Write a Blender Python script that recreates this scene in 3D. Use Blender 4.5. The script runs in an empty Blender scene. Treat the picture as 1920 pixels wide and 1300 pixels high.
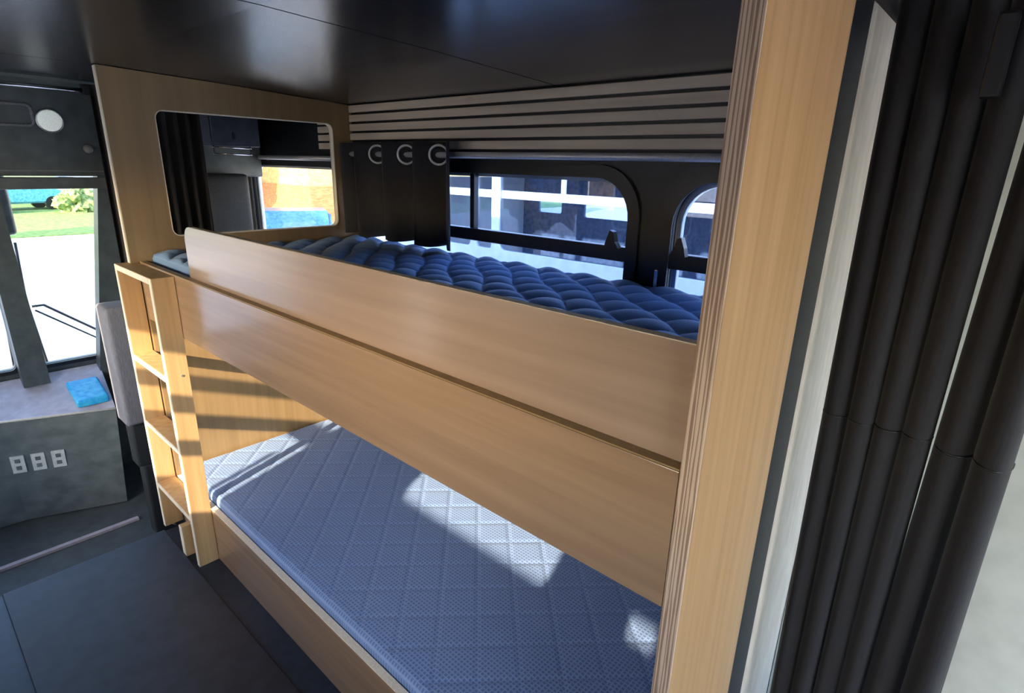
import bpy, bmesh, math, random
from mathutils import Vector, Matrix
random.seed(4)
PI = math.pi
S = bpy.context.scene
C = S.collection

# ---------------------------------------------------------------- camera
cam_d = bpy.data.cameras.new('camera'); cam = bpy.data.objects.new('camera', cam_d); C.objects.link(cam)
cam_d.sensor_fit = 'HORIZONTAL'; cam_d.sensor_width = 36; cam_d.lens = 36 * 1056 / 1920
cam_d.clip_start = 0.02; cam_d.clip_end = 400
vx = Vector((989, 313, -1056)).normalized()
vf = Vector((-1246, 371, -1056)); vf = (vf - vf.dot(vx) * vx).normalized()
vz = vx.cross(vf)
R3 = Matrix((vx, vf, vz))
cam.matrix_world = Matrix.Translation((0, 0, 1.5)) @ R3.to_4x4()
S.camera = cam

# ---------------------------------------------------------------- world, sun, exposure
W = bpy.data.worlds.new('sky'); S.world = W; W.use_nodes = True
nt = W.node_tree
bg = nt.nodes['Background']
sky = nt.nodes.new('ShaderNodeTexSky'); sky.sky_type = 'NISHITA'
sky.sun_disc = False; sky.sun_elevation = math.radians(24); sky.sun_rotation = math.radians(250)
sky.air_density = 1.0; sky.dust_density = 1.5; sky.ozone_density = 1.0
nt.links.new(sky.outputs[0], bg.inputs[0]); bg.inputs[1].default_value = 0.68
sun_d = bpy.data.lights.new('sun', 'SUN'); sun_d.energy = 9; sun_d.color = (1.0, 0.79, 0.52); sun_d.angle = math.radians(0.7)
sun = bpy.data.objects.new('sun', sun_d); C.objects.link(sun)
SD = Vector((1.0, 0.34, -0.40)).normalized()
sun.rotation_euler = SD.to_track_quat('-Z', 'Y').to_euler(); sun.location = (-6, -2, 5)
S.view_settings.view_transform = 'Standard'; S.view_settings.look = 'None'
S.view_settings.gamma = 1; S.view_settings.use_curve_mapping = False
S.view_settings.exposure = 1.15

# ---------------------------------------------------------------- helpers
def obj(name, bm, m, parent=None, smooth=False, kind=None):
    me = bpy.data.meshes.new(name)
    bmesh.ops.recalc_face_normals(bm, faces=bm.faces)
    bm.to_mesh(me); bm.free()
    if smooth:
        for p in me.polygons: p.use_smooth = True
    if m: me.materials.append(m)
    o = bpy.data.objects.new(name, me); C.objects.link(o)
    if parent:
        o.parent = parent
        o.location = Vector((0, 0, 0)) - parent.location   # meshes are written in world coordinates
    if kind: o['kind'] = kind
    return o

def tag(o, label, cat, group=None):
    o['label'] = label; o['category'] = cat
    if group: o['group'] = group
    return o

def thing(name, label, cat, loc=(0, 0, 0), group=None):
    o = bpy.data.objects.new(name, None); C.objects.link(o); o.location = loc
    o.empty_display_size = 0.1
    return tag(o, label, cat, group)

def B(): return bmesh.new()

def box(bm, x0, x1, y0, y1, z0, z1, bev=0.0, seg=2):
    b = bmesh.new()
    bmesh.ops.create_cube(b, size=1)
    for v in b.verts:
        v.co = Vector(((x0 + x1) / 2 + v.co.x * (x1 - x0), (y0 + y1) / 2 + v.co.y * (y1 - y0), (z0 + z1) / 2 + v.co.z * (z1 - z0)))
    if bev > 0:
        bmesh.ops.bevel(b, geom=list(b.edges), offset=bev, segments=seg, affect='EDGES', profile=0.6)
    t = bpy.data.meshes.new('t'); b.to_mesh(t); b.free(); bm.from_mesh(t); bpy.data.meshes.remove(t)
    return bm

def tube(bm, pts, r, n=12, caps=True, closed=False):
    pts = [Vector(p) for p in pts]; rings = []
    N = len(pts)
    up = None
    for i, p in enumerate(pts):
        a = pts[(i - 1) % N] if (closed or i > 0) else p
        c = pts[(i + 1) % N] if (closed or i < N - 1) else p
        t = (c - a).normalized()
        if up is None:
            up = t.orthogonal().normalized()
        up = (up - up.dot(t) * t).normalized(); s = t.cross(up)
        rr = r[i] if isinstance(r, (list, tuple)) else r
        rings.append([bm.verts.new(p + rr * (math.cos(2 * PI * k / n) * up + math.sin(2 * PI * k / n) * s)) for k in range(n)])
    M = N if closed else N - 1
    for i in range(M):
        A, D = rings[i], rings[(i + 1) % N]
        for k in range(n):
            bm.faces.new((A[k], A[(k + 1) % n], D[(k + 1) % n], D[k]))
    if caps and not closed:
        bm.faces.new(rings[0][::-1]); bm.faces.new(rings[-1])
    return bm

def cloth(bm, parent, m=None):
    o = obj('cloth', bm, m or M['curtain'], parent, True)
    md = o.modifiers.new('thickness', 'SOLIDIFY'); md.thickness = .002; md.offset = 0; md.use_even_offset = False
    return o

def torus(bm, c, nrm, R, r, n=32, m=10):
    nrm = Vector(nrm).normalized(); u = nrm.orthogonal().normalized(); w = nrm.cross(u)
    return tube(bm, [Vector(c) + R * (math.cos(2 * PI * i / n) * u + math.sin(2 * PI * i / n) * w) for i in range(n)], r, m, closed=True)

def rrect(a0, a1, b0, b1, r=(0, 0, 0, 0), n=8):
    """rounded rectangle outline; r = radii at (a0,b0),(a1,b0),(a1,b1),(a0,b1)"""
    if not isinstance(r, (tuple, list)): r = (r,) * 4
    out = []
    for (ca, cb, rr, s) in ((a0, b0, r[0], 2), (a1, b0, r[1], 3), (a1, b1, r[2], 0), (a0, b1, r[3], 1)):
        if rr <= 0: out.append((ca, cb)); continue
        ox = ca + rr if ca == a0 else ca - rr; oy = cb + rr if cb == b0 else cb - rr
        for i in range(n + 1):
            t = (s + i / n) * PI / 2
            out.append((ox + rr * math.cos(t), oy + rr * math.sin(t)))
    return out

def plate(name, axis, pos, th, outer, holes, m, parent=None, kind=None, bev=0.0, dirty=None):
    """flat sheet with holes, thickness th, starting at pos along axis ('x': outline is (y,z); 'y': outline is (x,z))"""
    cu = bpy.data.curves.new('c', 'CURVE'); cu.dimensions = '2D'; cu.fill_mode = 'BOTH'; cu.extrude = th / 2 - bev; cu.bevel_depth = bev
    for pts in [outer] + holes:
        sp = cu.splines.new('POLY'); sp.points.add(len(pts) - 1); sp.use_cyclic_u = True
        for i, (a, b) in enumerate(pts): sp.points[i].co = (a, b, 0, 1)
    tmp = bpy.data.objects.new('tmp', cu); C.objects.link(tmp)
    dg = bpy.context.evaluated_depsgraph_get(); dg.update()
    me = bpy.data.meshes.new_from_object(tmp.evaluated_get(dg))
    bpy.data.objects.remove(tmp); bpy.data.curves.remove(cu)
    bm = bmesh.new(); bm.from_mesh(me); bpy.data.meshes.remove(me)
    bmesh.ops.remove_doubles(bm, verts=bm.verts, dist=1e-5)
    for v in bm.verts:
        a, b, c = v.co
        v.co = (pos + th / 2 + c, a, b) if axis == 'x' else (a, pos + th / 2 + c, b)
    return obj(name, bm, m, parent, kind=kind)

def ring_plate(name, axis, pos, th, out, inn, m, parent):
    return plate(name, axis, pos, th, out, [inn], m, parent)

# ---------------------------------------------------------------- materials
def mat(name, col=(.5, .5, .5), rough=.5, metal=0.0, spec=.5, coat=0.0, coat_r=.1, sheen=0.0):
    m = bpy.data.materials.new(name); m.use_nodes = True
    p = m.node_tree.nodes['Principled BSDF']
    p.inputs['Base Color'].default_value = (*col, 1); p.inputs['Roughness'].default_value = rough
    p.inputs['Metallic'].default_value = metal; p.inputs['Specular IOR Level'].default_value = spec
    p.inputs['Coat Weight'].default_value = coat; p.inputs['Coat Roughness'].default_value = coat_r
    p.inputs['Sheen Weight'].default_value = sheen
    return m

def noisy(m, c1, c2, scale=(4, 4, 4), detail=6, bump=0.0, nscale=6.0, rough=None, contrast=(.35, .65)):
    n = m.node_tree; p = n.nodes['Principled BSDF']
    tc = n.nodes.new('ShaderNodeTexCoord'); mp = n.nodes.new('ShaderNodeMapping'); mp.inputs['Scale'].default_value = scale
    nz = n.nodes.new('ShaderNodeTexNoise'); nz.inputs['Scale'].default_value = nscale; nz.inputs['Detail'].default_value = detail
    cr = n.nodes.new('ShaderNodeValToRGB'); cr.color_ramp.elements[0].position = contrast[0]; cr.color_ramp.elements[1].position = contrast[1]
    cr.color_ramp.elements[0].color = (*c1, 1); cr.color_ramp.elements[1].color = (*c2, 1)
    n.links.new(tc.outputs['Object'], mp.inputs[0]); n.links.new(mp.outputs[0], nz.inputs['Vector'])
    n.links.new(nz.outputs['Fac'], cr.inputs[0]); n.links.new(cr.outputs[0], p.inputs['Base Color'])
    if bump:
        b = n.nodes.new('ShaderNodeBump'); b.inputs['Strength'].default_value = bump; b.inputs['Distance'].default_value = .002
        n.links.new(nz.outputs['Fac'], b.inputs['Height']); n.links.new(b.outputs[0], p.inputs['Normal'])
    return m

def wood(name, c1, c2, grain='y', rough=.38, coat=.25):
    sc = {'y': (26, 1.0, 26), 'x': (1.0, 26, 26), 'z': (26, 26, 1.0)}[grain]
    return noisy(mat(name, c1, rough, coat=coat, coat_r=.16), c1, c2, sc, 7, .05, 1.6, contrast=(.3, .7))

M = {}
M['wood_y'] = wood('oak_veneer_lengthwise', (.29, .18, .11), (.40, .26, .165), 'y', .3, .8)
M['wood_x'] = wood('oak_veneer_crosswise', (.40, .235, .125), (.55, .35, .20), 'x')
M['wood_z'] = wood('oak_veneer_upright', (.54, .31, .14), (.70, .43, .22), 'z')
M['wood_guard'] = wood('pale_birch_veneer', (.37, .255, .19), (.45, .32, .24), 'y', .28, .8)
M['wood_step'] = wood('pine_board', (.50, .30, .13), (.66, .43, .21), 'z', .5, .05)
M['panel_tan'] = wood('tan_panel_board', (.28, .18, .08), (.36, .235, .11), 'z', .5, .1)
M['edge_light'] = noisy(mat('pale_cut_edge', (.75, .6, .42), .55), (.78, .68, .52), (.90, .82, .68), (30, 30, 3), 5)
M['slat'] = wood('grey_oak_slat', (.52, .43, .33), (.68, .57, .45), 'y', .4, .3)

def ply(name, axis, period=.0052):
    m = mat(name, (.6, .45, .3), .55)
    n = m.node_tree; p = n.nodes['Principled BSDF']
    tc = n.nodes.new('ShaderNodeTexCoord'); sp = n.nodes.new('ShaderNodeSeparateXYZ')
    mu = n.nodes.new('ShaderNodeMath'); mu.operation = 'MULTIPLY'; mu.inputs[1].default_value = 1 / period
    nz = n.nodes.new('ShaderNodeTexNoise'); mp = n.nodes.new('ShaderNodeMapping'); mp.inputs['Scale'].default_value = (300, 300, 6)
    nz.inputs['Scale'].default_value = 1.0; nz.inputs['Detail'].default_value = 3
    ad = n.nodes.new('ShaderNodeMath'); ad.operation = 'MULTIPLY_ADD'; ad.inputs[1].default_value = 1.5
    fr = n.nodes.new('ShaderNodeMath'); fr.operation = 'FRACT'
    cr = n.nodes.new('ShaderNodeValToRGB')
    e = cr.color_ramp.elements
    e[0].position = 0; e[0].color = (.30, .185, .13, 1); e[1].position = 1; e[1].color = (.30, .185, .13, 1)
    for pos, c in ((.32, (.36, .225, .155, 1)), (.42, (.72, .55, .42, 1)), (.85, (.64, .47, .34, 1))):
        x = cr.color_ramp.elements.new(pos); x.color = c
    n.links.new(tc.outputs['Object'], sp.inputs[0]); n.links.new(sp.outputs[axis], mu.inputs[0])
    n.links.new(tc.outputs['Object'], mp.inputs[0]); n.links.new(mp.outputs[0], nz.inputs['Vector'])
    n.links.new(nz.outputs['Fac'], ad.inputs[0]); n.links.new(mu.outputs[0], ad.inputs[2])
    n.links.new(ad.outputs[0], fr.inputs[0]); n.links.new(fr.outputs[0], cr.inputs[0]); n.links.new(cr.outputs[0], p.inputs['Base Color'])
    return m
M['ply'] = ply('plywood_cut_edge', 1)

M['ceil'] = noisy(mat('black_gloss_ceiling', (.012, .014, .018), .24, spec=.5), (.010, .012, .016), (.02, .022, .028), (1, 1, 1), 4, .03, 3)
M['black_wall'] = noisy(mat('black_bus_paint', (.008, .010, .014), .42), (.007, .009, .013), (.013, .015, .020), (8, 8, 8), 4, .05)
M['black_frame'] = noisy(mat('black_window_frame', (.008, .009, .012), .35), (.007, .008, .011), (.012, .013, .017), (8, 8, 8), 3, .02)
M['curtain'] = noisy(mat('black_blackout_fabric', (.012, .012, .016), .85, sheen=.15), (.010, .010, .014), (.017, .017, .022), (60, 60, 4), 5, .08)
M['chrome'] = noisy(mat('chrome', (.75, .76, .78), .16, 1.0), (.70, .71, .73), (.80, .81, .83), (20, 20, 20), 2)
M['steel'] = noisy(mat('brushed_grommet_steel', (.55, .55, .56), .28, 1.0), (.5, .5, .51), (.62, .62, .63), (40, 40, 40), 2)
M['satin'] = noisy(mat('satin_rail_metal', (.55, .55, .56), .38, .35), (.52, .52, .53), (.62, .62, .63), (20, 20, 20), 2)
M['rim'] = noisy(mat('worn_grey_rim', (.2, .21, .22), .45), (.17, .18, .19), (.24, .25, .26), (20, 20, 20), 3)
M['rubber'] = noisy(mat('dark_rubber_mat', (.02, .022, .028), .5), (.013, .015, .022), (.024, .026, .036), (3, 3, 3), 6, .1)
M['floor'] = noisy(mat('dark_navy_vinyl', (.010, .02, .034), .45), (.008, .015, .028), (.014, .026, .045), (5, 5, 5), 6, .05)
M['white_trim'] = noisy(mat('white_painted_timber', (.82, .75, .68), .45), (.78, .71, .64), (.88, .81, .74), (9, 9, 2), 4, .05)
M['pale_wall'] = noisy(mat('pale_grey_wall', (.62, .66, .62), .6), (.58, .62, .58), (.66, .70, .66), (3, 3, 3), 4)
M['cab_grey'] = noisy(mat('grey_cab_moulding', (.075, .092, .095), .38), (.065, .08, .085), (.095, .115, .12), (3, 3, 3), 4, .05)
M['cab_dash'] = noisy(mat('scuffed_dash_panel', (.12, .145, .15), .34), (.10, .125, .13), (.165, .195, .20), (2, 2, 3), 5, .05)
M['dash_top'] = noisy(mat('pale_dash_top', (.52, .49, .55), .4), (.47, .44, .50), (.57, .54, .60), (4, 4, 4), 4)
M['seat_grey'] = noisy(mat('grey_seat_cloth', (.16, .17, .21), .8), (.13, .14, .18), (.20, .21, .26), (60, 60, 5), 5, .15)
M['seat_black'] = noisy(mat('black_seat_cloth', (.02, .025, .03), .6), (.016, .02, .026), (.03, .036, .042), (30, 30, 30), 5, .15)
M['switch'] = noisy(mat('pale_switch_plastic', (.62, .66, .64), .4), (.58, .62, .60), (.68, .72, .70), (9, 9, 9), 2)
M['white_light'] = noisy(mat('ribbed_white_lens', (.8, .82, .8), .3), (.62, .66, .64), (.92, .94, .92), (60, 60, 60), 4, .4)
M['white_light'].node_tree.nodes['Principled BSDF'].inputs['Emission Color'].default_value = (.85, .95, .92, 1)
M['white_light'].node_tree.nodes['Principled BSDF'].inputs['Emission Strength'].default_value = .15
M['blue_glint'] = noisy(mat('blue_reflection_colour', (.04, .48, .95), .25), (.03, .42, .92), (.08, .62, 1.0), (6, 6, 6), 3)  # colour of the reflection slab on the dashboard
M['box_blue'] = noisy(mat('slate_cabinet_paint', (.06, .075, .11), .4), (.05, .064, .098), (.075, .09, .13), (4, 4, 4), 4)
M['concrete'] = noisy(mat('sunlit_concrete', (.55, .54, .52), .9), (.50, .49, .47), (.62, .61, .58), (.3, .3, .3), 8)
M['grass'] = noisy(mat('grass', (.12, .25, .05), .9), (.10, .20, .04), (.24, .38, .10), (1.2, 1.2, 1.2), 8)
M['leaf'] = noisy(mat('green_foliage', (.12, .22, .06), .8), (.07, .14, .04), (.34, .42, .16), (2, 2, 2), 8, 0, 3)
M['leaf_gold'] = noisy(mat('autumn_foliage', (.35, .19, .04), .8), (.20, .10, .02), (.55, .32, .08), (2, 2, 2), 8, 0, 3)
M['bark'] = noisy(mat('bark', (.1, .07, .05), .9), (.07, .05, .035), (.16, .12, .08), (8, 8, 2), 5, .3)
M['bus_white'] = noisy(mat('white_coach_paint', (.74, .78, .82), .3), (.70, .74, .78), (.80, .83, .86), (2, 2, 2), 4)
M['bus_in'] = noisy(mat('slate_coach_interior', (.10, .14, .22), .6), (.07, .10, .17), (.15, .20, .29), (3, 3, 3), 5)
M['cream'] = noisy(mat('cream_board', (.8, .72, .5), .6), (.72, .64, .42), (.9, .82, .6), (3, 3, 3), 4)
M['car_blue'] = noisy(mat('blue_car_paint', (.04, .14, .26), .25), (.03, .12, .23), (.06, .17, .30), (2, 2, 2), 2)
M['orange'] = noisy(mat('orange_boarding', (.42, .17, .06), .6), (.34, .13, .04), (.50, .23, .09), (1, 1, 6), 5)
M['yellow'] = noisy(mat('yellow_render', (.52, .36, .13), .7), (.44, .30, .10), (.60, .42, .17), (1, 1, 2), 5)
M['teal'] = noisy(mat('teal_car_paint', (.08, .36, .48), .3), (.05, .28, .42), (.14, .46, .56), (2, 2, 2), 3)

def fabric(name, c1, c2, grid, strength, dist=.0012, rough=.75, quilt=None):
    """knitted fabric with a fine square weave"""
    m = mat(name, c1, rough, sheen=.15)
    n = m.node_tree; p = n.nodes['Principled BSDF']
    tc = n.nodes.new('ShaderNodeTexCoord')
    sp = n.nodes.new('ShaderNodeSeparateXYZ'); n.links.new(tc.outputs['Object'], sp.inputs[0])
    outs = []
    for ax in (0, 1):
        mu = n.nodes.new('ShaderNodeMath'); mu.operation = 'MULTIPLY'; mu.inputs[1].default_value = 2 * PI / grid
        sn = n.nodes.new('ShaderNodeMath'); sn.operation = 'SINE'
        n.links.new(sp.outputs[ax], mu.inputs[0]); n.links.new(mu.outputs[0], sn.inputs[0]); outs.append(sn)
    mx = n.nodes.new('ShaderNodeMath'); mx.operation = 'MAXIMUM'
    n.links.new(outs[0].outputs[0], mx.inputs[0]); n.links.new(outs[1].outputs[0], mx.inputs[1])
    cr = n.nodes.new('ShaderNodeValToRGB'); cr.color_ramp.elements[0].position = .1; cr.color_ramp.elements[1].position = .9
    cr.color_ramp.elements[0].color = (*c1, 1); cr.color_ramp.elements[1].color = (*c2, 1)
    n.links.new(mx.outputs[0], cr.inputs[0]); n.links.new(cr.outputs[0], p.inputs['Base Color'])
    b = n.nodes.new('ShaderNodeBump'); b.inputs['Strength'].default_value = strength; b.inputs['Distance'].default_value = dist
    n.links.new(mx.outputs[0], b.inputs['Height']); n.links.new(b.outputs[0], p.inputs['Normal'])
    return m
M['matt_low'] = fabric('skylight_blue_knit_low', (.12, .215, .46), (.26, .38, .63), .011, .35)  # blue cast of the skylight put into the grey-white fabric colour
M['matt_up'] = fabric('skylight_blue_knit_up', (.16, .28, .49), (.22, .37, .61), .006, .1)  # stronger blue of the skylight put into the grey-white fabric colour

def glass(name, tint=(1, 1, 1), refl=.06):
    m = bpy.data.materials.new(name); m.use_nodes = True; n = m.node_tree
    for x in list(n.nodes): n.nodes.remove(x)
    o = n.nodes.new('ShaderNodeOutputMaterial'); t = n.nodes.new('ShaderNodeBsdfTransparent'); g = n.nodes.new('ShaderNodeBsdfGlossy')
    g.inputs['Roughness'].default_value = .02; t.inputs[0].default_value = (*tint, 1)
    mix = n.nodes.new('ShaderNodeMixShader'); mix.inputs[0].default_value = refl
    n.links.new(t.outputs[0], mix.inputs[1]); n.links.new(g.outputs[0], mix.inputs[2]); n.links.new(mix.outputs[0], o.inputs[0])
    return m
M['glass'] = glass('clear_window_glass', (.95, .97, 1.0), .05)
M['glass_tint'] = glass('cool_light_window_glass', (.58, .70, .92), .08)  # blue tint put in for the cool light outside
M['glass_frost'] = mat('frosted_lower_glass', (.72, .80, .90), .5)
_p = M['glass_frost'].node_tree.nodes['Principled BSDF']; _p.inputs['Transmission Weight'].default_value = .9; _p.inputs['Roughness'].default_value = .6; _p.inputs['IOR'].default_value = 1.1

# ---------------------------------------------------------------- the bus shell
WX = 1.585          # window wall (inner face)
LX = -0.85          # opposite wall (inner face)
CZ = 1.79           # ceiling over the aisle
YB = -1.6           # rear
YF = 3.9            # windscreen
FR = 2.41           # front edge of the raised floor

def struct(name, bm, m, parent=None): return obj(name, bm, m, parent, kind='structure')

struct('floor', box(B(), LX - .05, WX + .05, YB, FR, -.08, 0), M['floor'])
struct('floor_cab', box(B(), LX - .05, WX + .05, FR, YF + .12, -.42, -.35), M['cab_grey'])
struct('floor_step', box(B(), LX, WX, FR - .001, FR + .02, -.35, -.08), M['cab_grey'])
# ceiling: flat over the aisle, falling towards the window wall
bm = B()
prof = [(LX - .05, CZ - .035), (LX + .25, CZ), (.60, CZ), (1.05, CZ - .016), (WX + .05, CZ - .045)]
for (ya, yb) in ((YB, 1.215), (1.221, 2.44), (2.446, 3.0)):
    vs = []
    for y in (ya, yb):
        vs.append([bm.verts.new((x, y, z)) for x, z in prof] + [bm.verts.new((x, y, z + .05)) for x, z in reversed(prof)])
    n_ = len(vs[0])
    for k in range(n_): bm.faces.new((vs[0][k], vs[0][(k + 1) % n_], vs[1][(k + 1) % n_], vs[1][k]))
    bm.faces.new(vs[0]); bm.faces.new(vs[1][::-1])
struct('ceiling', bm, M['ceil'])
struct('ceiling_backing', box(B(), LX - .05, WX + .05, YB, YF + .1, CZ + .052, CZ + .08), M['black_wall'])
bm = B()
for y in (1.218, 2.443): box(bm, .3, .32, y - .006, y + .006, CZ - .001, CZ + .03)
bm.free()

# window wall with rounded window holes
WINS = [(.92, 2.36, .84, 1.475, .125), (-.62, .78, .84, 1.475, .125), (2.56, 3.52, .84, 1.475, .07)]
outer = [(YB, -.42), (YF + .1, -.42), (YF + .1, CZ + .05), (YB, CZ + .05)]
holes = [rrect(a, b, c, d, r) for a, b, c, d, r in WINS]
plate('wall_right', 'x', WX, .05, outer, holes, M['black_wall'], kind='structure')

def side_window(idx, a, b, c, d, r, bars, wall_x, sgn, gm='glass'):
    """bus window: frame ring, sash bars, glass; sgn = +1 for the wall on the right"""
    x0 = wall_x - .014 if sgn > 0 else wall_x
    o = ring_plate('window_%d' % idx, 'x', x0, .014, rrect(a - .035, b + .035, c - .035, d + .035, r + .03), rrect(a + .004, b - .004, c + .004, d - .004, r), M['black_frame'], None)
    o['kind'] = 'structure'
    xg = wall_x + .025 * sgn
    for (kind, v, w0, w1) in bars:
        bm = B()
        if kind == 'h': box(bm, min(xg - .03 * sgn, xg + .004 * sgn), max(xg - .03 * sgn, xg + .004 * sgn), a, b, v, w0, .004)
        else: box(bm, min(xg - .02 * sgn, xg + .004 * sgn), max(xg - .02 * sgn, xg + .004 * sgn), v - .012, v + .012, w0, w1, .003)
        obj('sash_bar', bm, M['black_frame'], o)
    # outer lip of the window frame, coloured white to look lit
    xs = wall_x + .028 * sgn
    ring_plate('lit_lip', 'x', min(xs, xs + .02 * sgn), .02, rrect(a, b, c, d, r), rrect(a + .016, b - .016, c + .016, d - .016, max(r - .012, .01)), M['bus_white'], o)
    bm = B(); box(bm, xg + .005 * sgn - .002, xg + .005 * sgn + .002, a + .002, b - .002, c + .002, d - .002)
    obj('glass_pane', bm, M[gm], o)
    return o

w1 = side_window(1, .92, 2.36, .84, 1.475, .125, [('h', 1.215, 1.262, 0), ('v', 1.635, 1.25, 1.47)], WX, 1, 'glass_tint')
w2 = side_window(2, -.62, .78, .84, 1.475, .125, [('h', 1.215, 1.262, 0), ('v', .1, 1.25, 1.47)], WX, 1, 'glass_tint')
w3 = side_window(3, 2.56, 3.52, .84, 1.475, .07, [('v', 3.0, .85, 1.10)], WX, 1)
for par, y0, s in ((w1, .968, 1), (w2, .735, -1)):
    bm = B()
    vs = []
    for x in (WX - .035, WX - .012):
        vs.append([bm.verts.new((x, y0 + s * dy, z)) for dy, z in ((-.030, 1.26), (.022, 1.26), (.016, 1.285), (.004, 1.315), (-.008, 1.31), (-.016, 1.28))])
    for k in range(6): bm.faces.new((vs[0][k], vs[0][(k + 1) % 6], vs[1][(k + 1) % 6], vs[1][k]))
    bm.faces.new(vs[0]); bm.faces.new(vs[1][::-1])
    obj('latch', bm, M['black_frame'], par)
bm = B(); box(bm, WX - .022, WX - .001, .800, .812, .84, 1.21, .003)
struct('trim_1', bm, M['chrome'])

# opposite wall, its windows let the low sun in
LW = [(.15, .92, 1.056, 1.475, .05), (1.51, 2.36, .80, 1.475, .03), (2.52, 2.84, .30, 1.60, .03), (-.22, -.10, 1.056, 1.13, .01)]
plate('wall_left', 'x', LX - .05, .05, outer, [rrect(a, b, c, d, r) for a, b, c, d, r in LW], M['black_wall'], kind='structure')
side_window(4, *LW[0], [], LX, -1)
side_window(5, *LW[1], [('h', 1.225, 1.285, 0), ('h', 1.055, 1.11, 0), ('v', 1.63, .80, 1.0)], LX, -1)
side_window(6, *LW[2], [], LX, -1)
side_window(7, *LW[3], [], LX, -1)
RWN = (-.72, 1.46, .45, 1.68, .06)  # unseen rear window, added to light the near end panel
plate('wall_back', 'y', YB - .05, .05, [(LX - .05, -.42), (WX + .05, -.42), (WX + .05, CZ + .08), (LX - .05, CZ + .08)], [rrect(*RWN)], M['black_wall'], kind='structure')
o = ring_plate('window_10', 'y', YB, .012, rrect(-.75, 1.49, .42, 1.71, .07), rrect(*RWN), M['black_frame'], None); o['kind'] = 'structure'
bm = B(); box(bm, -.72, 1.46, YB - .03, YB - .026, .45, 1.68); obj('glass_pane', bm, M['glass'], o)

# front of the bus: windscreen wall with two panes
WS = [(.45, 1.30, .38, 1.42, .03), (-.80, .36, .38, 1.42, .03)]
outer_f = [(LX - .05, -.42), (WX + .05, -.42), (WX + .05, CZ + .08), (LX - .05, CZ + .08)]
plate('wall_front', 'y', YF, .05, outer_f, [rrect(a, b, c, d, r) for a, b, c, d, r in WS], M['cab_grey'], kind='structure')
for i, (a, b, c, d, r) in enumerate(WS):
    o = ring_plate('window_%d' % (8 + i), 'y', YF - .012, .012, rrect(a - .02, b + .02, c - .02, d + .02, r + .01), rrect(a, b, c, d, r), M['black_frame'], None)
    o['kind'] = 'structure'
    bm = B(); box(bm, a, b, YF + .02, YF + .024, c, d); obj('glass_pane', bm, M['glass'], o)

# ---------------------------------------------------------------- slatted cladding above the windows
sl = thing('slatted_wall_cladding', 'horizontal grey oak slats on black backing above the bunk windows', 'wall cladding', (WX - .02, 1.3, 1.55))
bm = B(); box(bm, WX - .006, WX - .001, .27, 2.42, 1.545, 1.748); obj('backing', bm, M['black_frame'], sl)
for k in range(5):
    z0 = 1.5565 + k * .0392
    bm = B(); box(bm, WX - .020, WX - .0065, .27, 2.419, z0, z0 + (.029 if k < 4 else .030), .002); obj('slat', bm, M['slat'], sl)
sl2 = thing('slatted_wall_cladding', 'short run of slats seen through the cut-out, beyond the tan partition', 'wall cladding', (WX - .02, 3.0, 1.55))
bm = B(); box(bm, WX - .006, WX - .001, 2.47, 2.72, 1.545, 1.742); obj('backing', bm, M['black_frame'], sl2)
for k in range(5):
    z0 = 1.5565 + k * .0375
    bm = B(); box(bm, WX - .020, WX - .0065, 2.47, 2.70, z0, z0 + .028, .002); obj('slat', bm, M['slat'], sl2)

# ---------------------------------------------------------------- curtain rail with the gathered black curtain
def rod(label, y0, y1, x, z, yb):
    t = thing('curtain_rod', label, 'curtain rod', (x, (y0 + y1) / 2, z))
    obj('rod', tube(B(), [(x, y0, z), (x, y1, z)], .0115, 16), M['satin'], t, True)
    for y in yb:
        b2 = B(); tube(b2, [(x, y, z), (WX - .021, y, z)], .006, 10); tube(b2, [(WX - .024, y, z), (WX - .020, y, z)], .016, 16)
        obj('bracket', b2, M['black_frame'], t, True)
    return t
RX, RZ = 1.535, 1.534
rod('chrome curtain rod running under the slats in front of the bunk windows', .27, 2.415, RX, RZ, (1.04, 2.39))
rod('shorter chrome rod over the window beyond the partition cut-out', 2.47, 3.29, RX, 1.512, (2.52, 3.25))

def curtain_sheet(path, z_top, z_bot, nz=18, flare=0.0, wob=.004, cy0=None, thick=.0025, hem=None):
    bm = B(); grid = []
    L = len(path)
    cx = sum(p[0] for p in path) / L; cy = sum(p[1] for p in path) / L if cy0 is None else cy0
    for j in range(nz + 1):
        t = j / nz; z = z_top + (z_bot - z_top) * t
        row = []
        for i, (x, y) in enumerate(path):
            k = 1 + flare * t
            w = wob * t * math.sin(i * .7 + 3 * t)
            row.append(bm.verts.new((cx + (x - cx) * k + w, cy + (y - cy) * k + w * .7, z + (.004 * math.sin(i * .5) * t))))
        grid.append(row)
    for j in range(nz):
        for i in range(L - 1):
            bm.faces.new((grid[j][i], grid[j][i + 1], grid[j + 1][i + 1], grid[j + 1][i]))
    return bm

cur = thing('eyelet_curtain', 'short black curtain with steel eyelets gathered at the far end of the bunk window', 'curtain', (RX, 2.06, RZ))
path = []
y = 1.622
while y < 2.405:
    ph = (y - 1.79) / .2 * 2 * PI
    path.append((RX - .026 - .044 * math.sin(ph) , y + .012 * math.sin(2 * ph))); y += .008
cloth(curtain_sheet(path, 1.582, 1.18, 14, 0, .006), cur)
for yc in (1.765, 1.965, 2.165):
    obj('eyelet', torus(B(), (RX - .007, yc - .008, RZ), (-1.0, -.8, 0), .036, .005), M['satin'], cur, True)

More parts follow.
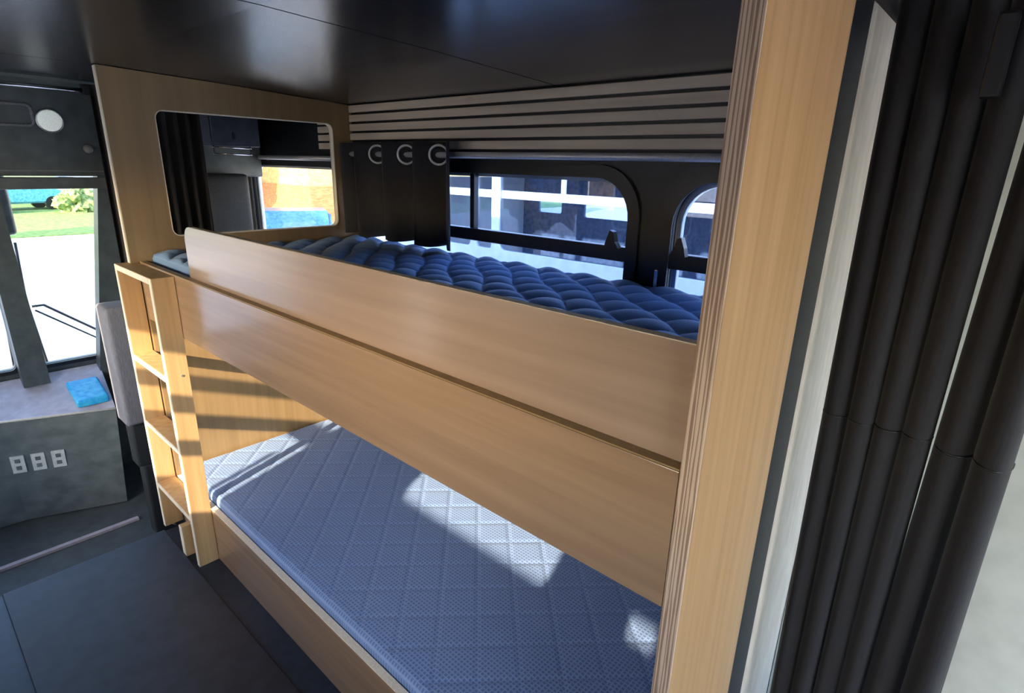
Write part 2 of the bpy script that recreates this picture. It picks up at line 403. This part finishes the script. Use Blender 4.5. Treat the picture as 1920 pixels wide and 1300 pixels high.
# ---------------------------------------------------------------- far partition with the cut-out
pt = thing('partition_panel', 'tan plywood partition with a rounded cut-out at the foot of the bunks', 'partition', (1.1, 2.45, 0))
a_out = [(.637, 0), (WX - .003, 0), (WX - .003, CZ - .046), (1.05, CZ - .018), (.608, CZ - .002), (.608, 1.124), (.637, 1.124)]
hole = rrect(.762, 1.478, 1.21, 1.662, .03)
plate('panel', 'y', 2.42, .026, a_out, [hole], M['panel_tan'], pt)
bm = B(); box(bm, .6035, .6079, 2.421, 2.445, 1.1245, CZ - .004, .001); obj('edge_strip', bm, M['edge_light'], pt)
ring_plate('cutout_edging', 'y', 2.4185, .0290, hole, rrect(.765, 1.475, 1.213, 1.659, .027), M['edge_light'], pt)

# ---------------------------------------------------------------- bunk bed
bk = thing('bunk_bed', 'built-in oak bunk bed with two quilted mattresses beside the bus windows', 'bunk bed', (1.1, 1.35, 0))
Y0, Y1 = .265, 2.418
bm = B(); box(bm, .635, .655, Y0, Y1, .907, 1.125, .0015); obj('upper_rail', bm, M['wood_y'], bk)
# guard board with a rounded far corner
pts = rrect(Y0, 1.985, 1.10, 1.292, (0, 0, .045, 0))
plate('guard_board', 'x', .656, .018, pts, [], M['wood_guard'], bk, bev=.001)
bm = B(); box(bm, .6565, .6735, Y0 + .001, 1.94, 1.2922, 1.2935); obj('guard_edge', bm, M['edge_light'], bk)
bm = B(); box(bm, .636, .6555, Y0, Y1, 1.1255, 1.128); obj('rail_cap', bm, M['panel_tan'], bk)
bm = B(); box(bm, .6745, 1.578, Y0, Y1, .955, .985); obj('upper_bed_base', bm, M['wood_x'], bk)
bm = B(); box(bm, .635, .655, Y0, Y1, 0, .222, .0015); obj('base_panel', bm, M['wood_y'], bk)
bm = B(); box(bm, .6345, .6555, Y0, Y1, .2225, .2275, .001); obj('base_edge', bm, M['edge_light'], bk)
bm = B(); box(bm, .6555, 1.578, Y0, Y1, .06, .10); obj('lower_bed_base', bm, M['wood_x'], bk)

def mattress(bm, x0, x1, y0, y1, z0, z1, fn, nx, ny, r=.03):
    """box mattress with a finely quilted top"""
    grid = []
    for i in range(nx + 1):
        row = []
        for j in range(ny + 1):
            x = x0 + (x1 - x0) * i / nx; y = y0 + (y1 - y0) * j / ny
            e = min(x - x0, x1 - x, y - y0, y1 - y)
            drop = 0 if e > r else r - math.sqrt(max(r * r - (r - e) ** 2, 0))
            row.append(bm.verts.new((x, y, z1 - drop + fn(x, y) * min(1, e / .02))))
        grid.append(row)
    for i in range(nx):
        for j in range(ny):
            bm.faces.new((grid[i][j], grid[i + 1][j], grid[i + 1][j + 1], grid[i][j + 1]))
    rim = [grid[i][0] for i in range(nx + 1)] + [grid[nx][j] for j in range(1, ny + 1)] + [grid[i][ny] for i in range(nx - 1, -1, -1)] + [grid[0][j] for j in range(ny - 1, 0, -1)]
    low = [bm.verts.new((v.co.x, v.co.y, z0)) for v in rim]
    n = len(rim)
    for k in range(n): bm.faces.new((rim[k], rim[(k + 1) % n], low[(k + 1) % n], low[k]))
    bm.faces.new(low)
    return bm

def q_low(x, y):
    a, b = .155, .155
    u = (x / a + y / b); v = (x / a - y / b)
    du = abs(u - round(u)); dv = abs(v - round(v))
    d = min(du, dv)
    return -.0035 * math.exp(-(d / .05) ** 2)
def q_up(x, y):
    # puffed diamonds between curving lines of stitching
    w = .012 * math.sin(2 * PI * y / .34)
    u = (x + w) / .135 + y / .15; v = (x + w) / .135 - y / .15
    p = abs(math.sin(PI * u)) * abs(math.sin(PI * v))
    return .020 * (p ** .45) - .020
bm = mattress(B(), .660, 1.576, Y0 + .01, 2.412, .10, .262, q_low, 150, 340, .02)
obj('lower_mattress', bm, M['matt_low'], bk, True)
bm = mattress(B(), .677, 1.576, Y0 + .01, 2.412, .985, 1.168, q_up, 190, 400, .03)
obj('upper_mattress', bm, M['matt_up'], bk, True)

# near end panel (thick plywood)
ep = thing('bunk_end_panel', 'tall oak plywood upright with layered cut edge at the near end of the bunks', 'end panel', (.79, .25, 0))
bm = B(); box(bm, .6375, .953, .238, .264, 0, CZ - .003); obj('veneer_board', bm, M['wood_z'], ep)
bm = B(); box(bm, .6345, .6374, .238, .264, 0, CZ - .003, .0008); obj('layered_edge', bm, M['ply'], ep)

# ---------------------------------------------------------------- ladder
ld = thing('bunk_ladder', 'pine ladder with flat treads fixed to the far end of the upper bunk', 'ladder', (.61, 2.26, 0))
lx0, lx1 = .566, .634
def board(name, x0, x1, y0, y1, z0, z1):
    bm = B(); box(bm, x0, x1, y0, y1, z0, z1, .0012)
    o = obj(name, bm, M['wood_step'], ld)
    e = B(); box(e, x0 - .0022, x0 - .0001, y0 + .0008, y1 - .0008, z0 + .0008, z1 - .0008); obj('pale_edge', e, M['edge_light'], o)
    return o
def fix(o):
    for ch in o.children: ch.location = (0, 0, 0)
for n, a in (('stile', (lx0, lx1, 2.070, 2.092, 0, 1.122)), ('stile', (lx0, lx1, 2.442, 2.464, -.0, 1.122)),
             ('top_board', (lx0, lx1, 2.0925, 2.4415, 1.100, 1.122)),
             ('tread', (lx0, lx1, 2.0925, 2.4415, .755, .777)), ('tread', (lx0, lx1, 2.0925, 2.4415, .478, .498)), ('tread', (lx0, lx1, 2.0925, 2.4415, .195, .215)),
             ('foot_block', (.553, .632, 2.17, 2.20, .001, .135))):
    fix(board(n, *a))
bm = B(); tube(bm, [(.612, 2.0705, .775), (.612, 2.0685, .775)], .004, 10); obj('screw', bm, M['cab_dash'], ld)

# ---------------------------------------------------------------- floor mat
mt = obj('floor_mat', box(B(), .03, .55, -1.2, 2.405, .0005, .012, .005, 3), M['rubber'])
tag(mt, 'black rubber runner mat covering the aisle floor beside the bunks', 'mat')

# ---------------------------------------------------------------- right foreground: jamb, white post, curtain, pale wall
bm = B(); box(bm, .9535, 1.063, .240, .262, 0, CZ - .02, .002); struct('trim_2', bm, M['black_wall'])
wp = obj('door_post', box(B(), 1.064, 1.50, .237, .262, 0, CZ - .04, .012, 3), M['white_trim'])
tag(wp, 'white painted upright post between the plywood panel and the long black curtain', 'post')
struct('wall_bath', box(B(), 1.32, 1.36, -1.2, .235, 0, CZ - .04), M['pale_wall'])
lc = thing('long_curtain', 'long black pleated curtain hanging at the right edge beside the white post', 'curtain', (1.07, .03, CZ - .02))
def pleats(y0, y1, n, amp, x, seed, power=1.0):
    rnd = random.Random(seed); path = []
    K = n * 14
    amps = [amp * rnd.uniform(.7, 1.25) for _ in range(n + 1)]
    for i in range(K + 1):
        s = i / K * n; k = int(min(s, n - 1e-6)); f = s - k
        c = .5 - .5 * math.cos(2 * PI * f)
        path.append((x - amps[k] * (c ** power), y0 + (y1 - y0) * i / K + .006 * math.sin(2 * PI * f)))
    return path
p_a = pleats(.208, .036, 4, .034, 1.075, 3, .6)
p_b = pleats(.024, -.060, 2, .038, 1.075, 8, .6)
cloth(curtain_sheet(p_a, CZ - .03, .02, 26, -.18, .003, .034), lc)
cloth(curtain_sheet(p_b, CZ - .03, .02, 26, .42, .004), lc)
def seam(path, z, flare, cy0):
    t = (CZ - .03 - z) / (CZ - .05); cx = sum(p[0] for p in path) / len(path)
    if cy0 is None: cy0 = sum(p[1] for p in path) / len(path)
    k = 1 + flare * t
    obj('seam', tube(B(), [(cx + (x - cx) * k - .0015, cy0 + (y - cy0) * k, z) for x, y in path], .0018, 6), M['black_frame'], lc, True)
seam(p_a, 1.10, -.18, .034); seam(p_b, 1.09, .42, None)
rr = thing('curtain_track', 'black track holding the long curtain under the ceiling at the right', 'curtain track', (1.07, .0, CZ - .03))
bm = B(); box(bm, 1.04, 1.10, -.6, .236, CZ - .020, CZ - .008); obj('track', bm, M['black_frame'], rr)
bk2 = obj('wall_hook', box(B(), 1.0, 1.028, .062, .084, 1.60, 1.70, .004), M['black_frame'])
tag(bk2, 'small black block hanging on the long curtain near the top right corner', 'hook')

# ---------------------------------------------------------------- driver's cab
# front console above the windscreen
co = thing('overhead_console', 'dark grey console above the windscreen with round white lamp and visor recess', 'console', (.5, 3.35, 1.4))
bm = B(); box(bm, -.80, 1.56, 3.32, 3.88, 1.405, 1.775, .01); obj('housing', bm, M['cab_grey'], co)
bm = B(); box(bm, -.80, .83, 3.30, 3.36, 1.35, 1.40, .004); obj('lip', bm, M['cab_grey'], co)
def arc_tube(pts, r): return tube(B(), pts, r, 8, closed=True)
rp = [(x, 3.316, z) for x, z in rrect(.20, .565, 1.615, 1.70, .022)]
obj('visor_recess_rim', arc_tube(rp, .007), M['rim'], co, True)
bm = B(); n = 32
lc_ = Vector((.622, 3.318, 1.640))
tube(bm, [lc_ + Vector((0, .002, 0)), lc_ + Vector((0, -.006, 0)), lc_ + Vector((0, -.010, 0))], [.046, .046, .036], 32)
lamp = obj('lamp_lens', bm, M['white_light'], co, True)
obj('lamp_rim', torus(B(), lc_ + Vector((0, -.004, 0)), (0, 1, 0), .047, .004, 32, 8), M['steel'], lamp, True)
for o in lamp.children: o.location = (0, 0, 0)
bm = B(); tube(bm, [(.745, 3.318, 1.527), (.745, 3.308, 1.527), (.745, 3.298, 1.532)], [.020, .018, .006], 16); obj('knob', bm, M['rim'], co, True)
bm = B(); box(bm, -.80, .84, 3.312, 3.319, 1.425, 1.432, .002); obj('ledge_line', bm, M['cab_dash'], co)
bm = B(); box(bm, .845, .858, 3.308, 3.325, 1.36, 1.77, .002); obj('side_bead', bm, M['cab_dash'], co)

struct('ceiling_cab', box(B(), LX, WX, 3.0, 3.33, CZ - .012, CZ + .04), M['cab_dash'])
cr_ = thing('curtain_rod', 'chrome curtain rod across the driver cab at the top left', 'curtain rod', (.2, 3.05, 1.752))
obj('rod', tube(B(), [(-.7, 3.02, 1.752), (.70, 3.02, 1.752)], .010, 14), M['chrome'], cr_, True)
bm = B(); box(bm, .695, .735, 3.0, 3.04, 1.735, CZ - .013, .003); obj('bracket', bm, M['black_frame'], cr_)

cc = thing('cab_curtain', 'narrow black curtain hanging in the cab just behind the tan partition edge', 'curtain', (.7, 2.62, 1.75))
cloth(curtain_sheet([(.622 + .012 * i / 2, 2.60 + .028 * math.sin(i * 1.1)) for i in range(24)], 1.74, -.1, 20, .15, .003), cc)

# windscreen pillar leaning, centre post
bm = B()
def slab(bm, quad, y0, y1):
    a = [bm.verts.new((x, y0, z)) for x, z in quad]; b = [bm.verts.new((x, y1, z)) for x, z in quad]
    n = len(quad)
    for k in range(n): bm.faces.new((a[k], a[(k + 1) % n], b[(k + 1) % n], b[k]))
    bm.faces.new(a); bm.faces.new(b[::-1]); return bm
slab(bm, [(.36, .30), (.475, .30), (.445, 1.42), (.36, 1.42)], 3.80, 3.895)
struct('trim_3', bm, M['cab_grey'])
bm = B(); slab(bm, [(.70, .28), (1.0, .28), (1.0, 1.42), (.875, 1.42)], 3.80, 3.885); struct('trim_4', bm, M['cab_grey'])

# dashboard
ds = thing('dashboard', 'worn grey dashboard with pale top below the windscreen', 'dashboard', (.3, 3.6, -.35))
bm = B()
top = [(-.80, 4.0 - .12, .335), (.72, 3.88, .335), (.67, 3.44, .205), (.22, 3.64, .205), (-.80, 3.72, .205)]
bot = [(-.80, 3.88, -.345), (.72, 3.88, -.345), (.63, 3.41, -.345), (.22, 3.58, -.345), (-.80, 3.66, -.345)]
ta = [bm.verts.new((x, y, z - .012)) for x, y, z in top]; tb = [bm.verts.new(p) for p in bot]
for k in range(5): bm.faces.new((ta[k], ta[(k + 1) % 5], tb[(k + 1) % 5], tb[k]))
bm.faces.new(ta); bm.faces.new(tb[::-1])
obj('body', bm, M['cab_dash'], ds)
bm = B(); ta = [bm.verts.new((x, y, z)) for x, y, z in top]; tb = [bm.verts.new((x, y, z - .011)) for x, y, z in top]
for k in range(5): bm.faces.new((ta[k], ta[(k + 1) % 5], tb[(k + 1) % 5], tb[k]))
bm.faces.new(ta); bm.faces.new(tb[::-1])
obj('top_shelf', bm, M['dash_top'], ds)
obj('front_bead', tube(B(), [(x, y - .004, z - .004) for x, y, z in top[2:]], .007, 8), M['white_trim'], ds, True)
# three pale switches on the sloping dash face
A = Vector((.22, 3.64, .193)); Bv = Vector((.67, 3.44, .193)); A2 = Vector((.22, 3.58, -.345)); B2 = Vector((.63, 3.41, -.345))
def face_pt(s, t): return A.lerp(Bv, s).lerp(A2.lerp(B2, s), t)
nrm = (Bv - A).cross(A2 - A).normalized()
if nrm.y > 0: nrm = -nrm
SW = []
def switch_plate(s, t):
    bm = B(); ds_, dt = .060, .085
    q = [face_pt(s - ds_, t - dt), face_pt(s + ds_, t - dt), face_pt(s + ds_, t + dt), face_pt(s - ds_, t + dt)]
    a = [bm.verts.new(p + nrm * .001) for p in q]; b = [bm.verts.new(p * 1.0 + nrm * .009) for p in q]
    for k in range(4): bm.faces.new((a[k], a[(k + 1) % 4], b[(k + 1) % 4], b[k]))
    bm.faces.new(a); bm.faces.new(b[::-1])
    o = obj('switch_plate', bm, M['switch'], ds)
    for dv in (-.035, .035):
        bm = B(); q = [face_pt(s - .022, t + dv - .018), face_pt(s + .022, t + dv - .018), face_pt(s + .022, t + dv + .018), face_pt(s - .022, t + dv + .018)]
        a = [bm.verts.new(p + nrm * .009) for p in q]; b = [bm.verts.new(p + nrm * .013) for p in q]
        for k in range(4): bm.faces.new((a[k], a[(k + 1) % 4], b[(k + 1) % 4], b[k]))
        bm.faces.new(a); bm.faces.new(b[::-1]); c = obj('rocker', bm, M['cab_dash'], o); c.location = (0, 0, 0)
SWS = [(.06, .42), (.24, .42), (.42, .42)]
for s, t in SWS: switch_plate(s, t)

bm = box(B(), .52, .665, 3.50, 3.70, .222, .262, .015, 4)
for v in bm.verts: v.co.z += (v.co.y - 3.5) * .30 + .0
bt = obj('blue_reflection', bm, M['blue_glint'])  # blue reflection on the dash top, built as a solid slab
tag(bt, 'bright blue reflection modelled as a slab on the right end of the dashboard', 'reflection')

# threshold strip
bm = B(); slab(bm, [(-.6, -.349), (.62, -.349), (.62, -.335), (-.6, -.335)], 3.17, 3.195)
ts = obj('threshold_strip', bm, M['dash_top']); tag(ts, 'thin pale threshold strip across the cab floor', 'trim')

# grey seat
st = thing('passenger_seat', 'grey upholstered seat back standing between the ladder and the dashboard', 'seat', (.75, 3.0, -.35))
bm = B(); box(bm, .60, 1.0, 2.93, 3.08, .28, .858, .02, 4); obj('backrest', bm, M['seat_grey'], st, True)
bm = B(); box(bm, .62, .98, 2.96, 3.06, .05, .279, .01); obj('frame', bm, M['seat_black'], st)
bm = B(); box(bm, .64, .96, 2.96, 3.05, -.35, .05, .01); obj('pedestal', bm, M['seat_black'], st)
bs = thing('driver_seat', 'black high-backed driver seat seen through the partition cut-out', 'seat', (1.27, 3.2, -.35))
bm = B(); box(bm, 1.13, 1.40, 3.14, 3.28, .20, 1.425, .03, 4); obj('backrest', bm, M['seat_black'], bs, True)
bm = B(); box(bm, 1.12, 1.132, 3.135, 3.285, .25, 1.41, .005); obj('piping', bm, M['cab_dash'], bs)
bm = B(); box(bm, 1.11, 1.42, 3.16, 3.80, .05, .195, .03, 3); obj('cushion', bm, M['seat_black'], bs, True)
bm = B(); box(bm, 1.2, 1.34, 3.3, 3.6, -.35, .05, .01); obj('pedestal', bm, M['seat_black'], bs)
# small cabinet hung under the cab ceiling
hc = thing('overhead_cabinet', 'slate blue cabinet with two chrome strips hanging beyond the partition cut-out', 'cabinet', (1.3, 3.1, 1.6))
bm = B(); box(bm, 1.19, 1.44, 3.06, 3.29, 1.56, CZ - .05, .004); obj('body', bm, M['box_blue'], hc)
bm = B(); box(bm, 1.20, 1.415, 3.052, 3.0595, 1.575, 1.725, .002); d_ = obj('door', bm, M['box_blue'], hc)
bm = B(); box(bm, 1.30, 1.308, 3.040, 3.051, 1.592, 1.625, .002); k_ = obj('knob', bm, M['black_frame'], d_); k_.location = (0, 0, 0)
for z in (1.553, 1.522):
    bm = B(); tube(bm, [(1.20, 3.06, z), (1.39, 3.06, z)], .0045, 10); obj('chrome_strip', bm, M['chrome'], hc, True)
for x in (1.205, 1.385):
    bm = B(); tube(bm, [(x, 3.06, 1.515), (x, 3.06, 1.561)], .003, 8); obj('strip_support', bm, M['black_frame'], hc, True)
cd = thing('cab_curtain', 'black curtain hanging at the left side of the partition cut-out', 'curtain', (.95, 2.9, 1.75))
cloth(curtain_sheet([(.84 + .015 * i / 2, 2.85 + .03 * math.sin(i * 1.0)) for i in range(34)], 1.74, -.1, 20, .0, .003), cd)

# ---------------------------------------------------------------- outside
G = -1.1
bm = B(); bmesh.ops.create_grid(bm, x_segments=2, y_segments=2, size=1)
for v in bm.verts: v.co = Vector((v.co.x * 120, v.co.y * 120, G))
struct('ground', bm, M['concrete'])
bm = B(); box(bm, -30, 60, 24, 90, G + .001, G + .03); g_ = obj('lawn', bm, M['grass'], None); g_['kind'] = 'structure'

def blob(bm, c, r, seed, squash=(1, 1, 1), sub=3, amp=.25):
    from mathutils import noise
    b = bmesh.new(); bmesh.ops.create_icosphere(b, subdivisions=sub, radius=1)
    for v in b.verts:
        k = 1 + amp * noise.noise(v.co * 2.3 + Vector((seed * 7.1, seed, 0))) * 2 + amp * .6 * noise.noise(v.co * 6 + Vector((0, seed * 3, 1)))
        v.co = Vector(c) + Vector((v.co.x * r * k * squash[0], v.co.y * r * k * squash[1], v.co.z * r * k * squash[2]))
    t = bpy.data.meshes.new('t'); b.to_mesh(t); b.free(); bm.from_mesh(t); bpy.data.meshes.remove(t)

def tree(x, y, h, r, leaf, label, seed, group=None):
    t = thing('tree', label, 'tree', (x, y, G), group)
    obj('trunk', tube(B(), [(x, y, G), (x + .1, y, G + h * .3), (x, y + .1, G + h * .6)], [.22, .17, .1], 10), M['bark'], t, True)
    bm = B(); rnd = random.Random(seed)
    for i in range(9):
        a = rnd.uniform(0, 2 * PI); d = rnd.uniform(0, r * .6)
        blob(bm, (x + d * math.cos(a), y + d * math.sin(a), G + h * rnd.uniform(.45, .85)), r * rnd.uniform(.4, .6), seed + i, sub=4, amp=.35)
    obj('crown', bm, leaf, t)
    return t

def car(x, y, rz, m, label):
    t = thing('car', label, 'car', (x, y, G))
    t.rotation_euler = (0, 0, rz)
    def ob(n, bm, mm, sm=False):
        o = obj(n, bm, mm, None, sm); o.parent = t; return o
    bm = B()
    prof = [(-2.2, .35), (2.2, .35), (2.25, .75), (1.5, .95), (.8, 1.45), (-1.0, 1.5), (-1.7, 1.0), (-2.25, .9)]
    a = [bm.verts.new((p, -.85, z)) for p, z in prof]; b = [bm.verts.new((p, .85, z)) for p, z in prof]
    for k in range(8): bm.faces.new((a[k], a[(k + 1) % 8], b[(k + 1) % 8], b[k]))
    bm.faces.new(a[::-1]); bm.faces.new(b)
    bmesh.ops.bevel(bm, geom=list(bm.edges), offset=.07, segments=2, affect='EDGES')
    ob('body', bm, m)
    for s in (-1, 1):
        bm = B(); pr_ = [(-1.45, 1.0), (1.25, 1.0), (.72, 1.38), (-.9, 1.42)]
        a = [bm.verts.new((p, s * .845, z)) for p, z in pr_]; b = [bm.verts.new((p, s * .862, z)) for p, z in pr_]
        for k in range(4): bm.faces.new((a[k], a[(k + 1) % 4], b[(k + 1) % 4], b[k]))
        bm.faces.new(a); bm.faces.new(b[::-1]); ob('side_glass', bm, M['black_frame'])
        for px in (-1.4, 1.4):
            bm = B(); tube(bm, [(px, s * .72, .33), (px, s * .88, .33)], .33, 20); ob('wheel', bm, M['black_frame'])
    return t

tree(2.5, 40, 9, 4.5, M['leaf'], 'broad green tree beyond the grass, left of the windscreen view', 5)
tree(12.5, 47, 10, 4, M['leaf'], 'taller green tree beyond the grass, right of the windscreen view', 15)
tree(21, 41, 9, 4, M['leaf'], 'green tree nearest the right pillar beyond the grass', 25)
car(4.6, 36, .2, M['teal'], 'teal parked car in front of the trees beyond the grass')
car(8.6, 41, -.3, M['bus_white'], 'white parked car in front of the trees beyond the grass')

def shrub(x, y, sx, seed, label):
    bm = B(); rnd = random.Random(seed)
    for i in range(5): blob(bm, (x + rnd.uniform(-.5, .5) * sx, y + rnd.uniform(-.3, .3), G + .35 + rnd.uniform(0, .25)), .55 * rnd.uniform(.7, 1.1), seed + i, (sx, 1, 1), 4, .4)
    tag(obj('shrub', bm, M['leaf']), label, 'shrub')
shrub(7.0, 33.5, 1.2, 71, 'low green shrub on the grass right of the teal car')
shrub(3.4, 34, 1.0, 82, 'small green shrub on the grass left of the teal car, behind the mirror')
tree(-3.6, 9.2, 4.2, 1.6, M['leaf_gold'], 'small golden tree added out of view ahead of the bus for rail reflections', 95)  # unseen tree, added to put a golden reflection on the rails

# left side of the bus: sunlit autumn hedge and fence seen in reflections
tree(-9, 9, 6, 3.5, M['leaf_gold'], 'golden autumn tree standing beside the bus on the aisle side', 35)
tree(-9, 19, 6, 3.2, M['leaf_gold'], 'golden autumn tree further forward on the aisle side', 45)

# coach parked alongside
cx0, cx1, cy0, cy1 = 3.6, 6.1, -6.0, 5.2
ch = thing('parked_coach', 'white coach with dark tinted windows parked alongside the bunk windows', 'coach', (4.9, -1, G))
wins = [rrect(2.20 - 1.62 * k + 0, 3.30 - 1.62 * k + (.10 if k == 0 else 0), .93, 1.62, .07) for k in range(0, 5)]
wins[0] = rrect(1.96, 3.385, .80, 1.62, .07); wins[1] = rrect(.42, 1.80, .80, 1.62, .07)
wins.append(rrect(3.46, 3.66, .80, 1.62, .03)); wins.append(rrect(3.72, 4.05, .80, 1.62, .05))
plate('side_panel', 'x', cx0, .05, [(cy0, -.75), (cy1, -.75), (cy1, 2.0), (cy0, 2.0)], wins, M['bus_white'], ch)
far = [rrect(2.2 + .01, 2.2 + 1.2, .55, 1.0, .05), rrect(4.0, 4.6, .75, 1.1, .05)]
far = [rrect(4.55, 4.95 - .01, .92, 1.12, .03), rrect(3.42, 4.2, .90, 1.12, .03), rrect(.4, 1.3, .9, 1.12, .03)]
plate('far_panel', 'x', cx1 - .05, .05, [(cy0, -.75), (5.2, -.75), (5.2, 2.0), (cy0, 2.0)], [[(p[0] * 1.0, p[1]) for p in f_] for f_ in far], M['bus_in'], ch)
bm = B(); box(bm, cx0, cx1, cy0, 5.2, 2.001, 2.08, .03); obj('roof', bm, M['bus_white'], ch)
plate('front_panel', 'y', 5.2, .05, [(cx0, -.75), (cx1, -.75), (cx1, 2.0), (cx0, 2.0)], [rrect(cx0 + .2, cx1 - .2, 1.36, 1.75, .06)], M['bus_white'], ch)
bm = B(); box(bm, cx0 + .05, cx1 - .05, cy0, 5.2, -.75, -.68); obj('floor_pan', bm, M['bus_in'], ch)
bm = B(); box(bm, cx0 + .052, cx0 + .07, cy0, cy1, 1.235, 1.30); obj('window_rail', bm, M['bus_white'], ch)
bm = B(); box(bm, cx0 + .052, cx0 + .07, 2.72, 2.76, 1.30, 1.62); obj('window_post', bm, M['bus_white'], ch)
bm = B(); box(bm, cx0 + .03, cx0 + .034, cy0 + .2, cy1 - .1, .78, 1.64); obj('window_glass', bm, M['glass'], ch)
for yy in (3.2, 0, -3.6):
    bm = B(); tube(bm, [(cx0 + .05, yy, -.68), (cx0 + .3, yy, -.68)], .42, 24); obj('wheel', bm, M['black_frame'], ch)
    bm = B(); tube(bm, [(cx1 - .3, yy, -.68), (cx1 - .05, yy, -.68)], .42, 24); obj('wheel', bm, M['black_frame'], ch)

# beyond the front window: yellow building, orange boarding, blue van
hb = thing('yellow_building', 'yellow rendered building with an orange boarded base beyond the cut-out window', 'building', (9, 17, G))
bm = B(); box(bm, 8.6, 16, 15.5, 24, G + 1.9, 6); obj('wall', bm, M['yellow'], hb)
bm = B(); box(bm, 8.55, 16, 15.4, 24, G, G + 1.9); obj('boarded_base', bm, M['orange'], hb)
tree(5.2, 18.5, 5, 2.0, M['leaf_gold'], 'golden autumn tree beside the yellow building', 55)
car(6.9, 13.4, 1.1, M['car_blue'], 'dark blue car parked below the yellow building')

# driver's side mirror arm outside the windscreen
mr = thing('wing_mirror', 'dark rounded wing mirror hanging outside the windscreen with twin tube arms', 'mirror', (.45, 4.1, 1.1))
def mp(u, v, y):   # point on the plane y = const seen in that direction
    d = R3 @ Vector((u - 960, -(v - 650), -1056.)); return Vector((0, 0, 1.5)) + d * (y / d.y)
bm = B(); a = mp(0, 320, 4.05); b = mp(38, 440, 4.05); box(bm, a.x - .08, b.x - .01, 4.02, 4.09, b.z, a.z, .03, 4); obj('mirror_head', bm, M['cab_dash'], mr, True)
bm = B(); tube(bm, [mp(28, 455, 4.05), mp(48, 560, 4.05), mp(92, 690, 4.05)], .007, 8); obj('mirror_stem', bm, M['cab_grey'], mr, True)
bm = B(); tube(bm, [mp(60, 575, 4.05), mp(82, 572, 4.05), mp(190, 622, 4.05)], .007, 8); obj('mirror_arm', bm, M['cab_grey'], mr, True)
bm = B(); tube(bm, [mp(66, 582, 4.05), mp(190, 637, 4.05)], .005, 8); obj('mirror_arm', bm, M['cab_grey'], mr, True)
wiper = obj('wiper', tube(B(), [mp(0, 545, 4.0), mp(28, 695, 4.0)], .006, 8), M['black_frame'], None, True)
tag(wiper, 'thin black wiper arm outside the left windscreen pane', 'wiper')
